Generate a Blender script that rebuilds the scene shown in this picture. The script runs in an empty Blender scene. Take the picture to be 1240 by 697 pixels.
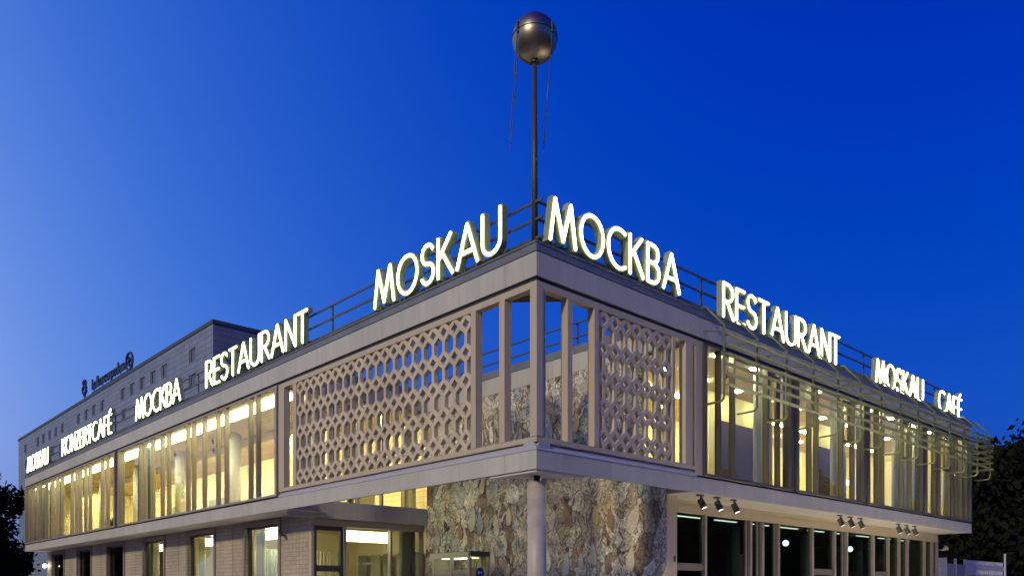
import bpy, bmesh, math, random
from mathutils import Vector, Matrix
random.seed(7)
R_ = math.radians
sc = bpy.context.scene
COL = sc.collection

# ------------------------------------------------------------------ camera, sky, sun, exposure
camd = bpy.data.cameras.new('camera'); camo = bpy.data.objects.new('camera', camd); COL.objects.link(camo)
sc.camera = camo
camo.location = (-11.605, -11.769, 1.70)
camo.rotation_euler = (math.pi/2, 0, -R_(42.841))
camd.sensor_fit = 'HORIZONTAL'; camd.sensor_width = 36.0
camd.lens = 971.8/1240*36.0
camd.shift_y = (718-348.5)/1240
camd.clip_start = 0.1; camd.clip_end = 3000

SUN_EL, SUN_ROT = 17.0, -32.0
world = bpy.data.worlds.new('World'); sc.world = world; world.use_nodes = True
nt = world.node_tree; nt.nodes.clear()
wout = nt.nodes.new('ShaderNodeOutputWorld'); bg = nt.nodes.new('ShaderNodeBackground')
sky = nt.nodes.new('ShaderNodeTexSky'); sky.sky_type = 'NISHITA'; sky.sun_disc = False
sky.sun_elevation = R_(SUN_EL); sky.sun_rotation = R_(SUN_ROT)
sky.air_density = 1.0; sky.dust_density = 5.0; sky.ozone_density = 1.0
sep = nt.nodes.new('ShaderNodeSeparateColor'); com = nt.nodes.new('ShaderNodeCombineColor')
nt.links.new(sky.outputs[0], sep.inputs[0])
# dusk grading of the clear sky: each channel raised to a power and scaled (blue hour)
for i, (k, g, ad, mx) in enumerate(((.0081, 1.8, -.01, .36), (.0646, 1.0, -.05, .46), (.3465, .5, -.02, .80))):
    p = nt.nodes.new('ShaderNodeMath'); p.operation = 'POWER'; p.inputs[1].default_value = g
    m = nt.nodes.new('ShaderNodeMath'); m.operation = 'MULTIPLY_ADD'; m.inputs[1].default_value = k*10; m.inputs[2].default_value = ad*10
    z = nt.nodes.new('ShaderNodeMath'); z.operation = 'MAXIMUM'; z.inputs[1].default_value = 0.
    n = nt.nodes.new('ShaderNodeMath'); n.operation = 'MINIMUM'; n.inputs[1].default_value = mx*10
    nt.links.new(sep.outputs[i], p.inputs[0]); nt.links.new(p.outputs[0], m.inputs[0])
    nt.links.new(m.outputs[0], n.inputs[0]); nt.links.new(n.outputs[0], z.inputs[0]); nt.links.new(z.outputs[0], com.inputs[i])
nt.links.new(com.outputs[0], bg.inputs[0]); bg.inputs[1].default_value = 0.1
nt.links.new(bg.outputs[0], wout.inputs[0])

sund = bpy.data.lights.new('sun', 'SUN'); suno = bpy.data.objects.new('sun', sund); COL.objects.link(suno)
LAMP_EL, LAMP_ROT = 25.0, -104.0     # the low warm glow that lights the long facade and grazes the short one
sund.energy = 2.05; sund.angle = R_(4.0); sund.color = (1.0, .83, .50)
sdir = Vector((math.sin(R_(LAMP_ROT))*math.cos(R_(LAMP_EL)), math.cos(R_(LAMP_ROT))*math.cos(R_(LAMP_EL)), math.sin(R_(LAMP_EL))))
suno.rotation_euler = sdir.to_track_quat('Z', 'Y').to_euler(); suno.location = (-60, 70, 40)

sc.view_settings.view_transform = 'Standard'; sc.view_settings.look = 'None'
sc.view_settings.exposure = 0.0; sc.view_settings.gamma = 1.0; sc.view_settings.use_curve_mapping = False
sc.render.engine = 'CYCLES'
sc.cycles.use_denoising = True
sc.cycles.max_bounces = 8; sc.cycles.diffuse_bounces = 4; sc.cycles.glossy_bounces = 4
sc.cycles.transparent_max_bounces = 32; sc.cycles.transmission_bounces = 4
sc.cycles.sample_clamp_indirect = 4.0; sc.cycles.caustics_reflective = False; sc.cycles.caustics_refractive = False

# ------------------------------------------------------------------ materials
MATS = {}
def mat(name, col, rough=.6, metal=0., var=.0, vscale=3., bump=0., bscale=30., rnd=0., spec=.5, streak=False):
    if name in MATS: return MATS[name]
    m = bpy.data.materials.new(name); m.use_nodes = True; t = m.node_tree; N = t.nodes; Lk = t.links
    b = N['Principled BSDF']; b.inputs['Roughness'].default_value = rough; b.inputs['Metallic'].default_value = metal
    b.inputs['Specular IOR Level'].default_value = spec
    b.inputs['Base Color'].default_value = (*col, 1)
    tc = N.new('ShaderNodeTexCoord')
    if var or rnd:
        hsv = N.new('ShaderNodeHueSaturation'); hsv.inputs['Color'].default_value = (*col, 1)
        val = N.new('ShaderNodeValue'); val.outputs[0].default_value = 1.0; cur = val.outputs[0]
        if var:
            nz = N.new('ShaderNodeTexNoise'); nz.inputs['Scale'].default_value = vscale; nz.inputs['Detail'].default_value = 7
            nz.inputs['Roughness'].default_value = .65
            src = tc.outputs['Object']
            if streak:
                mp = N.new('ShaderNodeMapping'); mp.inputs['Scale'].default_value = (3, 3, .35); Lk.new(src, mp.inputs[0]); src = mp.outputs[0]
            Lk.new(src, nz.inputs['Vector'])
            r = N.new('ShaderNodeMapRange'); r.inputs[1].default_value = .25; r.inputs[2].default_value = .75
            r.inputs[3].default_value = 1-var; r.inputs[4].default_value = 1+var
            Lk.new(nz.outputs[0], r.inputs[0]); cur = r.outputs[0]
            rr = N.new('ShaderNodeMapRange'); rr.inputs[3].default_value = max(.02, rough-.12); rr.inputs[4].default_value = min(1, rough+.12)
            Lk.new(nz.outputs[0], rr.inputs[0]); Lk.new(rr.outputs[0], b.inputs['Roughness'])
        if rnd:
            oi = N.new('ShaderNodeObjectInfo'); r = N.new('ShaderNodeMapRange')
            r.inputs[3].default_value = 1-rnd; r.inputs[4].default_value = 1+rnd; Lk.new(oi.outputs['Random'], r.inputs[0])
            mu = N.new('ShaderNodeMath'); mu.operation = 'MULTIPLY'; Lk.new(cur, mu.inputs[0]); Lk.new(r.outputs[0], mu.inputs[1]); cur = mu.outputs[0]
        Lk.new(cur, hsv.inputs['Value']); Lk.new(hsv.outputs[0], b.inputs['Base Color'])
    if bump:
        nb = N.new('ShaderNodeTexNoise'); nb.inputs['Scale'].default_value = bscale; nb.inputs['Detail'].default_value = 5
        Lk.new(tc.outputs['Object'], nb.inputs['Vector'])
        bp = N.new('ShaderNodeBump'); bp.inputs['Strength'].default_value = bump; bp.inputs['Distance'].default_value = .02
        Lk.new(nb.outputs[0], bp.inputs['Height']); Lk.new(bp.outputs[0], b.inputs['Normal'])
    MATS[name] = m; return m
def emat(name, col, strength):
    if name in MATS: return MATS[name]
    m = bpy.data.materials.new(name); m.use_nodes = True; t = m.node_tree; t.nodes.clear()
    o = t.nodes.new('ShaderNodeOutputMaterial'); e = t.nodes.new('ShaderNodeEmission')
    e.inputs[0].default_value = (*col, 1); e.inputs[1].default_value = strength
    t.links.new(e.outputs[0], o.inputs[0]); MATS[name] = m; return m
def gmat(name, tint=(.9, .93, .9), rough=.0, refl=1.0):
    if name in MATS: return MATS[name]
    m = bpy.data.materials.new(name); m.use_nodes = True; t = m.node_tree; t.nodes.clear()
    o = t.nodes.new('ShaderNodeOutputMaterial'); tr = t.nodes.new('ShaderNodeBsdfTransparent'); tr.inputs[0].default_value = (*tint, 1)
    g = t.nodes.new('ShaderNodeBsdfGlossy'); g.inputs['Roughness'].default_value = rough
    fr = t.nodes.new('ShaderNodeFresnel'); fr.inputs[0].default_value = 1.5
    mu = t.nodes.new('ShaderNodeMath'); mu.operation = 'MULTIPLY'; mu.inputs[1].default_value = refl; mu.use_clamp = True
    ge = t.nodes.new('ShaderNodeNewGeometry'); mi = t.nodes.new('ShaderNodeMapRange')   # same reflectance on both faces of a thin pane
    mi.inputs[3].default_value = 1.5; mi.inputs[4].default_value = 1/1.5
    t.links.new(ge.outputs['Backfacing'], mi.inputs[0]); t.links.new(mi.outputs[0], fr.inputs[0])
    # faint waviness of float glass
    tc = t.nodes.new('ShaderNodeTexCoord'); nz = t.nodes.new('ShaderNodeTexNoise'); nz.inputs['Scale'].default_value = .9
    bp = t.nodes.new('ShaderNodeBump'); bp.inputs['Strength'].default_value = .03; bp.inputs['Distance'].default_value = .1
    t.links.new(tc.outputs['Object'], nz.inputs['Vector']); t.links.new(nz.outputs[0], bp.inputs['Height']); t.links.new(bp.outputs[0], g.inputs['Normal'])
    mx = t.nodes.new('ShaderNodeMixShader')
    t.links.new(fr.outputs[0], mu.inputs[0]); t.links.new(mu.outputs[0], mx.inputs[0])
    t.links.new(tr.outputs[0], mx.inputs[1]); t.links.new(g.outputs[0], mx.inputs[2]); t.links.new(mx.outputs[0], o.inputs[0])
    MATS[name] = m; return m
def linemat(name, col, axes, w, h, mortar, mcol, rough=.6, offset=0., var=.12, bump=.4):
    """small tiles / boards too fine to pick apart: brick texture over two object axes"""
    if name in MATS: return MATS[name]
    m = bpy.data.materials.new(name); m.use_nodes = True; t = m.node_tree; N = t.nodes; Lk = t.links
    b = N['Principled BSDF']; b.inputs['Roughness'].default_value = rough
    tc = N.new('ShaderNodeTexCoord'); sx = N.new('ShaderNodeSeparateXYZ'); cx = N.new('ShaderNodeCombineXYZ')
    Lk.new(tc.outputs['Object'], sx.inputs[0]); Lk.new(sx.outputs[axes[0]], cx.inputs[0]); Lk.new(sx.outputs[axes[1]], cx.inputs[1])
    br = N.new('ShaderNodeTexBrick'); br.offset = offset; br.squash = 1.0
    br.inputs['Scale'].default_value = 1.0; br.inputs['Brick Width'].default_value = w; br.inputs['Row Height'].default_value = h
    br.inputs['Mortar Size'].default_value = mortar; br.inputs['Mortar Smooth'].default_value = .2
    br.inputs['Color1'].default_value = (*[c*(1-var) for c in col], 1); br.inputs['Color2'].default_value = (*[c*(1+var) for c in col], 1)
    br.inputs['Mortar'].default_value = (*mcol, 1)
    Lk.new(cx.outputs[0], br.inputs['Vector'])
    nz = N.new('ShaderNodeTexNoise'); nz.inputs['Scale'].default_value = .7; nz.inputs['Detail'].default_value = 8
    Lk.new(tc.outputs['Object'], nz.inputs['Vector'])
    r = N.new('ShaderNodeMapRange'); r.inputs[1].default_value = .3; r.inputs[2].default_value = .7; r.inputs[3].default_value = .82; r.inputs[4].default_value = 1.12
    Lk.new(nz.outputs[0], r.inputs[0])
    hsv = N.new('ShaderNodeHueSaturation'); Lk.new(br.outputs[0], hsv.inputs['Color']); Lk.new(r.outputs[0], hsv.inputs['Value'])
    Lk.new(hsv.outputs[0], b.inputs['Base Color'])
    bp = N.new('ShaderNodeBump'); bp.inputs['Strength'].default_value = bump; bp.inputs['Distance'].default_value = .01; bp.invert = True
    Lk.new(br.outputs[1], bp.inputs['Height']); Lk.new(bp.outputs[0], b.inputs['Normal'])
    MATS[name] = m; return m

PANEL = mat('fascia_enamel', (.455, .445, .38), .5, var=.15, vscale=.9, rnd=.06, streak=True)
FLASH = mat('zinc_flashing', (.17, .18, .19), .5, metal=.3, var=.25, vscale=1.2)
DARK = mat('shadow_gap_metal', (.03, .028, .028), .7)
FRAME = mat('beige_frame_paint', (.48, .405, .285), .5, var=.10, vscale=1.5, streak=True)
LATT = mat('cast_lattice', (.54, .46, .33), .75, var=.2, vscale=2.5, bump=.2, bscale=60, rnd=.11)
MULL = mat('anodised_fin', (.36, .31, .25), .42, metal=.25, var=.10, vscale=2.)
MULLR = mat('dark_anodised_fin', (.065, .06, .058), .42, metal=.2, var=.10, vscale=2.)
DKFR = mat('dark_window_frame', (.045, .04, .038), .45)
SOFF = mat('soffit_plaster', (.74, .70, .62), .8, var=.05, vscale=.7)
TILE = linemat('stacked_tile', (.46, .385, .28), ('Y', 'Z'), .10, .14, .012, (.25, .22, .18))
GLASS = gmat('window_glass')
DGLASS = gmat('tinted_glass', (.55, .6, .55))
CEIL = linemat('slatted_ceiling', (.72, .60, .38), ('Y', 'X'), 3.6, .24, .014, (.45, .35, .20), offset=.5, var=.05, bump=.3)
WOODW = linemat('panelled_wall', (.62, .50, .30), ('Y', 'Z'), 2.4, .21, .012, (.42, .33, .19), offset=.5, var=.06)
CREAM = mat('cream_wall', (.62, .55, .33), .75, var=.05, vscale=.6)
FLOORM = mat('pale_floor', (.52, .42, .27), .5, var=.12, vscale=2)
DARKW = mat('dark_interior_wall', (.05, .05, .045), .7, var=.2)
CURT = mat('pale_curtain', (.60, .58, .42), .85, var=.08, vscale=5)
def cloth(m, k):
    t = m.node_tree; b = t.nodes['Principled BSDF']; tr = t.nodes.new('ShaderNodeBsdfTranslucent'); mx = t.nodes.new('ShaderNodeMixShader')
    col = b.inputs['Base Color']
    if col.is_linked: t.links.new(col.links[0].from_socket, tr.inputs[0])
    mx.inputs[0].default_value = k; o = t.nodes['Material Output']
    t.links.new(b.outputs[0], mx.inputs[1]); t.links.new(tr.outputs[0], mx.inputs[2]); t.links.new(mx.outputs[0], o.inputs[0])
GCURT = mat('green_grey_curtain', (.28, .31, .22), .85, var=.1, vscale=5)
cloth(CURT, .5); cloth(GCURT, .3)
CONC = mat('column_terrazzo', (.42, .37, .33), .45, var=.22, vscale=3, bump=.08, bscale=120)
RACKM = mat('rack_green_paint', (.11, .13, .05), .45, metal=.0, var=.15)
RAILM = mat('railing_paint', (.07, .07, .08), .5, var=.2)
BLACK = mat('black_lamp_housing', (.02, .02, .02), .45)
SHELL = mat('letter_channel', (.26, .31, .18), .55, var=.1)
NEON = emat('neon_white', (1.0, 1.0, .62), 9.0)
STRIP = emat('ceiling_light_strip', (1.0, .93, .52), 15.0)
DOWNL = emat('downlight', (1.0, .91, .46), 380.0)

# ------------------------------------------------------------------ mesh helpers
class MB:
    def __init__(s): s.v = []; s.f = []
    def add(s, v, f):
        n = len(s.v); s.v += [tuple(p) for p in v]; s.f += [tuple(i+n for i in q) for q in f]; return s
    def box(s, x0, y0, z0, x1, y1, z1):
        x0, x1 = min(x0, x1), max(x0, x1); y0, y1 = min(y0, y1), max(y0, y1); z0, z1 = min(z0, z1), max(z0, z1)
        return s.add([(x0,y0,z0),(x1,y0,z0),(x1,y1,z0),(x0,y1,z0),(x0,y0,z1),(x1,y0,z1),(x1,y1,z1),(x0,y1,z1)],
                     [(0,3,2,1),(4,5,6,7),(0,1,5,4),(1,2,6,5),(2,3,7,6),(3,0,4,7)])
    def tube(s, path, r, n=8, r1=None, cap=True):
        P = [Vector(p) for p in path]; m = len(P); rings = []
        up = Vector((0,0,1))
        for i, p in enumerate(P):
            d = (P[min(i+1, m-1)] - P[max(i-1, 0)]).normalized()
            a = up if abs(d.dot(up)) < .95 else Vector((0,1,0))
            u = d.cross(a).normalized(); w = d.cross(u).normalized()
            rr = r if r1 is None else r + (r1-r)*i/max(1, m-1)
            rings.append([p + (u*math.cos(2*math.pi*k/n) + w*math.sin(2*math.pi*k/n))*rr for k in range(n)])
        v = [q for g in rings for q in g]; f = []
        for i in range(m-1):
            for k in range(n):
                f.append((i*n+k, i*n+(k+1) % n, (i+1)*n+(k+1) % n, (i+1)*n+k))
        if cap: f.append(tuple(range(n))[::-1]); f.append(tuple((m-1)*n+k for k in range(n)))
        return s.add(v, f)
    def sphere(s, c, r, nu=16, nv=10, sz=1.):
        c = Vector(c); v = [c+Vector((0,0,-r*sz))]
        for j in range(1, nv):
            a = -math.pi/2+math.pi*j/nv
            for i in range(nu):
                b = 2*math.pi*i/nu; v.append(c+Vector((r*math.cos(a)*math.cos(b), r*math.cos(a)*math.sin(b), r*sz*math.sin(a))))
        v.append(c+Vector((0,0,r*sz))); f = []
        for i in range(nu): f.append((0, 1+(i+1) % nu, 1+i))
        for j in range(nv-2):
            for i in range(nu): f.append((1+j*nu+i, 1+j*nu+(i+1) % nu, 1+(j+1)*nu+(i+1) % nu, 1+(j+1)*nu+i))
        t = len(v)-1
        for i in range(nu): f.append((t, 1+(nv-2)*nu+i, 1+(nv-2)*nu+(i+1) % nu))
        return s.add(v, f)
    def prism(s, poly, vec):
        n = len(poly); v = [Vector(p) for p in poly]; v += [p+Vector(vec) for p in v[:n]]
        f = [tuple(range(n))[::-1], tuple(range(n, 2*n))] + [(i, (i+1) % n, n+(i+1) % n, n+i) for i in range(n)]
        return s.add(v, f)
    def mapped(s, fn): s.v = [tuple(fn(*p)) for p in s.v]; return s
    def build(s, name, m, parent=None, smooth=False, bevel=0.):
        o0 = Vector(parent.get('_w', (0,0,0))) if parent else Vector((0,0,0))
        me = bpy.data.meshes.new(name); me.from_pydata([tuple(Vector(p)-o0) for p in s.v], [], s.f); me.update()
        bm = bmesh.new(); bm.from_mesh(me); bmesh.ops.recalc_face_normals(bm, faces=bm.faces[:])
        if bevel: bmesh.ops.bevel(bm, geom=bm.edges[:], offset=bevel, segments=1, affect='EDGES', profile=.5)
        bm.to_mesh(me); bm.free()
        if smooth: me.polygons.foreach_set('use_smooth', [True]*len(me.polygons))
        me.materials.append(m)
        o = bpy.data.objects.new(name, me); COL.objects.link(o)
        if parent: o.parent = parent; o['_w'] = tuple(parent.get('_w', (0,0,0)))
        return o
def tag(o, label=None, cat=None, group=None, kind=None):
    if label: o['label'] = label
    if cat: o['category'] = cat
    if group: o['group'] = group
    if kind: o['kind'] = kind
    return o
def thing(name, label, cat, loc=(0,0,0), group=None):
    o = bpy.data.objects.new(name, None); COL.objects.link(o); o.location = loc; o['_w'] = tuple(loc)
    o.empty_display_size = .3
    return tag(o, label, cat, group)
def node(name, parent):
    o = bpy.data.objects.new(name, None); COL.objects.link(o); o.parent = parent; o['_w'] = tuple(parent.get('_w', (0,0,0))); return o
def clone(o, off, parent=None):
    c = o.copy(); COL.objects.link(c); c.location = Vector(o.location)+Vector(off)
    if parent: c.parent = parent
    return c
def copy_tree(o, parent=None):
    c = o.copy(); COL.objects.link(c)
    if parent: c.parent = parent
    for ch in list(o.children): copy_tree(ch, c)
    return c
# facade frames: t along the facade, d outwards, z up
LF = lambda t, d, z: (-d, t, z)
RF = lambda t, d, z: (t, -d, z)
def fbox(F, t0, d0, z0, t1, d1, z1): return MB().box(t0, d0, z0, t1, d1, z1).mapped(F)
def holed(F, t0, t1, z0, z1, d, depth, holes):
    """wall sheet with real openings: front and back cells plus reveals"""
    T = sorted({t0, t1, *[h[0] for h in holes], *[h[1] for h in holes]}); Z = sorted({z0, z1, *[h[2] for h in holes], *[h[3] for h in holes]})
    mb = MB()
    def inh(i, j):
        if i < 0 or j < 0 or i >= len(T)-1 or j >= len(Z)-1: return None
        a = (T[i]+T[i+1])/2; b = (Z[j]+Z[j+1])/2
        return any(h[0] < a < h[1] and h[2] < b < h[3] for h in holes)
    for i in range(len(T)-1):
        for j in range(len(Z)-1):
            if inh(i, j): continue
            a0, a1, b0, b1 = T[i], T[i+1], Z[j], Z[j+1]
            mb.add([(a0,d,b0),(a1,d,b0),(a1,d,b1),(a0,d,b1)], [(0,1,2,3)])
            mb.add([(a0,d-depth,b0),(a1,d-depth,b0),(a1,d-depth,b1),(a0,d-depth,b1)], [(3,2,1,0)])
            for (di, dj, e) in ((-1,0,((a0,b0),(a0,b1))), (1,0,((a1,b0),(a1,b1))), (0,-1,((a0,b0),(a1,b0))), (0,1,((a0,b1),(a1,b1)))):
                if inh(i+di, j+dj) is not False:
                    (p, q), (r, s_) = e
                    mb.add([(p,d,q),(r,d,s_),(r,d-depth,s_),(p,d-depth,q)], [(0,1,2,3)])
    return mb.mapped(F)

YC, XC = 11.4, 5.7            # the open corner court is 5.7 m by 11.4 m
YE, XE = 44.8, 26.05          # far ends of the two wings

# ------------------------------------------------------------------ ground
g = MB(); g.add([(-900,-900,0),(900,-900,0),(900,900,0),(-900,900,0)], [(0,1,2,3)])
tag(g.build('ground', mat('dark_asphalt', (.06, .06, .06), .85, var=.2, vscale=.5)), kind='structure')
pv = MB().add([(-9,-9,.12),(60,-9,.12),(60,80,.12),(-9,80,.12),(-9,-9,0),(60,-9,0),(60,80,0),(-9,80,0)],
              [(0,1,2,3),(0,4,5,1),(1,5,6,2),(2,6,7,3),(3,7,4,0)])
tag(pv.build('pavement', linemat('paving_slab', (.34, .32, .29), ('X', 'Y'), .5, .5, .012, (.18, .17, .16))), kind='structure')

# ------------------------------------------------------------------ the cafe building
cafe = thing('cafe_building', 'two-storey modernist restaurant building with lattice screens, long window bands and open corner court', 'building')
GZ = .12

# --- roof slabs, ceilings, floors, interior walls
rf = MB()
rf.box(.06, YC+.05, 8.30, 15.9, YE-.06, 8.86); rf.box(XC+.05, .06, 8.305, XE-.06, YC+.04, 8.855)
rf.box(.06, .06, 8.30, .50, YC+.045, 8.84); rf.box(.505, .06, 8.302, XC+.045, .50, 8.838)
rf.build('roof', mat('roof_felt', (.10, .10, .10), .9, var=.2), cafe)
cl = MB(); cl.box(.16, YC+.16, 8.12, 9.9, YE-.2, 8.298); cl.box(XC+.16, .16, 8.122, XE-.2, 7.4, 8.296)
cl.build('ceiling', CEIL, cafe)
fl = MB(); fl.box(.10, YC+.1, 4.34, 9.9, YE-.1, 4.70); fl.box(XC+.1, .10, 4.342, XE-.1, 10, 4.698)
fl.build('upper_floor', FLOORM, cafe)
iw = fbox(LF, YC+.2, -6.2, 4.701, YE-.2, -6.0, 8.119).build('panelled_wall', WOODW, cafe)
MB().box(.2, YE-.35, 4.702, 6.0, YE-.2, 8.118).build('interior_wall', CREAM, cafe)
MB().box(XC+.2, 6.0, 4.702, XE-.2, 6.2, 8.121).build('interior_wall', CREAM, cafe)
MB().box(10.2, 2.6, 4.702, 13.9, 2.75, 8.121).build('interior_wall', CREAM, cafe)
MB().box(17.0, 2.6, 4.702, 19.6, 2.75, 8.121).build('interior_wall', CREAM, cafe)
MB().box(XE-.35, .3, 4.702, XE-.2, 6.0, 8.121).build('interior_wall', CREAM, cafe)
MB().box(2.9, 16.4, 4.702, 5.99, 16.55, 8.118).build('interior_wall', CREAM, cafe)
for y0, w in ((15.2, 1.1), (20.5, 2.2), (28.3, 3.0), (35.0, 2.6), (41.0, 2.0)):
    fbox(LF, y0, -5.999, 4.703, y0+w, -5.93, 6.75).build('interior_doorway', mat('dark_doorway', (.10, .085, .06), .6), cafe)

# --- fascia, flashing and lower band panels
def panel_run(name, F, cuts, d0, d1, z0, z1, m, gap=.006, bevel=.004):
    for a, b in zip(cuts[:-1], cuts[1:]):
        fbox(F, a+gap/2, d0, z0, b-gap/2, d1, z1).build(name, m, cafe, bevel=bevel)
def cuts(a, first, pitch, end):
    c = [a]; t = first
    while t < end-.3: c.append(t); t += pitch
    return c+[end]
LCUT = cuts(0., .97, 1.555, YE); RCUT = cuts(.0405, .82, 1.555, XE)
panel_run('fascia_panel', LF, LCUT, -.04, 0, 8.25, 8.75, PANEL)
panel_run('fascia_panel', RF, RCUT, -.04, 0, 8.25, 8.75, PANEL)
panel_run('band_panel', LF, LCUT, -.04, 0, 4.27, 4.665, PANEL)
panel_run('band_panel', RF, RCUT, -.04, 0, 4.27, 4.665, PANEL)
for F, e in ((LF, YE), (RF, XE)):
    fbox(F, .058, -.36, 4.335, e-.06, -.05, 4.655 if F is LF else 4.653).build('edge_beam', DARK, cafe)
# inner fascia round the court
for a, b in zip(cuts(.51, 2.0, 1.555, YC)[:-1], cuts(.51, 2.0, 1.555, YC)[1:]):
    MB().box(XC, a+.003, 8.17, XC+.04, b-.003, 8.70).build('fascia_panel', PANEL, cafe, bevel=.004)
for a, b in zip(cuts(.51, 2.0, 1.555, XC)[:-1], cuts(.51, 2.0, 1.555, XC)[1:]):
    MB().box(a+.003, YC, 8.172, b-.003, YC+.04, 8.702).build('fascia_panel', PANEL, cafe, bevel=.004)
def flashing(F, a, b, o=0.):
    prof = [(-.45, 8.845+o), (-.45, 8.93+o), (.035, 8.965+o), (.035, 8.93+o), (.012, 8.925+o), (.012, 8.763+o), (-.05, 8.763+o)]
    mb = MB().prism([(a, d, z) for d, z in prof], (b-a, 0, 0)).mapped(F)
    mb.build('roof_flashing', FLASH, cafe)
    fbox(F, a+.02, -.03, 8.7505, b-.02, -.012, 8.7625).build('shadow_joint', DARK, cafe)
flashing(LF, -.013, YE+.013); flashing(RF, -.016, XE+.013, .002)
MB().box(XC-.02, .52, 8.705, XC+.4, YC-.02, 8.93).build('roof_flashing', FLASH, cafe)
MB().box(.52, YC-.022, 8.707, XC+.4, YC+.4, 8.933).build('roof_flashing', FLASH, cafe)
# gable ends
MB().box(.05, YE-.04, 4.28, 15.9, YE, 8.74).build('gable_wall', FRAME, cafe)
MB().box(XE-.04, .05, 4.28, XE, 15.9, 8.74).build('gable_wall', FRAME, cafe)

# --- soffits
sf = MB(); sf.box(.10, YC-.2, 4.30, 1.5, YE-.05, 4.33)
sf.build('soffit', SOFF, cafe)
sf = MB(); sf.box(XC+.02, .10, 4.30, XE-.05, 1.6, 4.33)
sf.build('soffit', SOFF, cafe)

# --- court frames: head, sill ledge, posts
def court_frame(F, posts, end, st=.02, dz=0.):
    fbox(F, st+.03, -.20, 8.165+dz, end, -.05, 8.249-dz).build('shadow_gap', DARK, cafe)
    fbox(F, st, -.22, 8.02, end, -.02, 8.163).build('frame_head', FRAME, cafe, bevel=.004)
    fbox(F, st+.001, -.22, 4.84, end, -.021, 4.95).build('frame_sill', FRAME, cafe, bevel=.004)
    c = cuts(.003, .93, 3.11, end)
    for a, b in zip(c[:-1], c[1:]):
        MB().prism([(a+.003, -.40, 4.669), (a+.003, .012, 4.669), (a+.003, .012, 4.69), (a+.003, -.10, 4.838), (a+.003, -.40, 4.838)], (b-a-.006, 0, 0)).mapped(F).build('sill_ledge', mat('ledge_zinc', (.40, .40, .43), .4, var=.1, vscale=1.5, rnd=.04), cafe)
    for a, b in posts:
        fbox(F, a, -.215, 4.951, b, -.012, 8.019).build('frame_post', FRAME, cafe, bevel=.004)
court_frame(LF, [(1.0, 1.17), (1.96, 2.13), (10.29, 10.50), (11.06, 11.42)], YC+.02)
court_frame(RF, [(.945, 1.10), (1.81, 1.97), (4.70, 4.82), (5.26, 5.56)], XC+.02, .2215, .002)
cp = node('corner_post', cafe)
MB().box(.008, .008, 4.952, .205, .205, 8.018).build('corner_shaft', FRAME, cp, bevel=.006)
MB().box(.218, .03, 4.952, .30, .20, 8.018).build('corner_strip', FRAME, cp, bevel=.004)
MB().box(.06, .218, 4.952, .20, .26, 8.018).build('corner_strip', FRAME, cp, bevel=.004)
MB().prism([(.30, .30, 8.05), (1.1, .30, 8.05), (.30, 1.1, 8.05)], (0, 0, .1)).build('corner_gusset', DARK, cp)

# --- lattice screens of repeating ribs
def lattice(F, t0, t1, n, z0, z1, P, zc0, d1=-.035, dep=.11, parent=None, name='lattice_screen', m=LATT, a=.122, e=.085, gfrac=.31):
    W = (t1-t0)/n; b = min(.122, W*.30); v = W*.115; g_ = P*gfrac
    root = node(name, parent or cafe)
    cen = []; z = zc0
    while z < z1: cen.append(z); z += P
    polys = []
    for k, zc in enumerate(cen):
        for sx in (-1, 1):
            for sz in (-1, 1):
                polys.append([(sx*b, zc), (sx*W/2, zc), (sx*W/2, zc+sz*e), (sx*v, zc+sz*g_), (0, zc+sz*g_), (0, zc+sz*a)])
        zt = (cen[k+1]-g_) if k+1 < len(cen) else z1
        if zc+g_ < zt: polys.append([(-v, zc+g_), (0, zc+g_), (v, zc+g_), (v, zt), (0, zt), (-v, zt)])
    if cen[0]-g_ > z0: polys.append([(-v, z0), (0, z0), (v, z0), (v, cen[0]-g_), (0, cen[0]-g_), (-v, cen[0]-g_)])
    bm = bmesh.new(); cache = {}
    def vert(p):
        k = (round(p[0], 4), round(p[1], 4))
        if k not in cache: cache[k] = bm.verts.new((p[0], d1, p[1]))
        return cache[k]
    for p in polys:
        try: bm.faces.new([vert(q) for q in p])
        except ValueError: pass
    for co, no in (((0,0,z0), (0,0,-1)), ((0,0,z1), (0,0,1))):
        bmesh.ops.bisect_plane(bm, geom=bm.verts[:]+bm.edges[:]+bm.faces[:], plane_co=co, plane_no=no, clear_outer=True)
    edges = [ed for ed in bm.edges if len(ed.link_faces) == 1 and not all(abs(abs(q.co.x)-W/2) < 1e-3 for q in ed.verts)]
    front = bm.faces[:]
    r = bmesh.ops.extrude_edge_only(bm, edges=edges)
    for q in [x for x in r['geom'] if isinstance(x, bmesh.types.BMVert)]: q.co.y -= dep
    # back faces
    d = bmesh.ops.duplicate(bm, geom=front)
    for q in [x for x in d['geom'] if isinstance(x, bmesh.types.BMVert)]: q.co.y -= dep
    for q in bm.verts: q.co = Vector(F(*q.co))
    bmesh.ops.recalc_face_normals(bm, faces=bm.faces[:])
    me = bpy.data.meshes.new('lattice_rib'); bm.to_mesh(me); bm.free(); me.materials.append(m)
    w0 = Vector(root['_w'])
    for i in range(n):
        o = bpy.data.objects.new('lattice_rib', me); COL.objects.link(o); o.parent = root
        o.location = Vector(F(t0+W*(i+.5), 0, 0)) - Vector(F(0, 0, 0)) - w0
    return root
lattice(LF, 2.13, 10.29, 20, 4.95, 8.02, .653, 4.95+.27)
lattice(RF, 1.97, 4.70, 7, 4.95, 8.02, .653, 4.95+.27)

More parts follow.
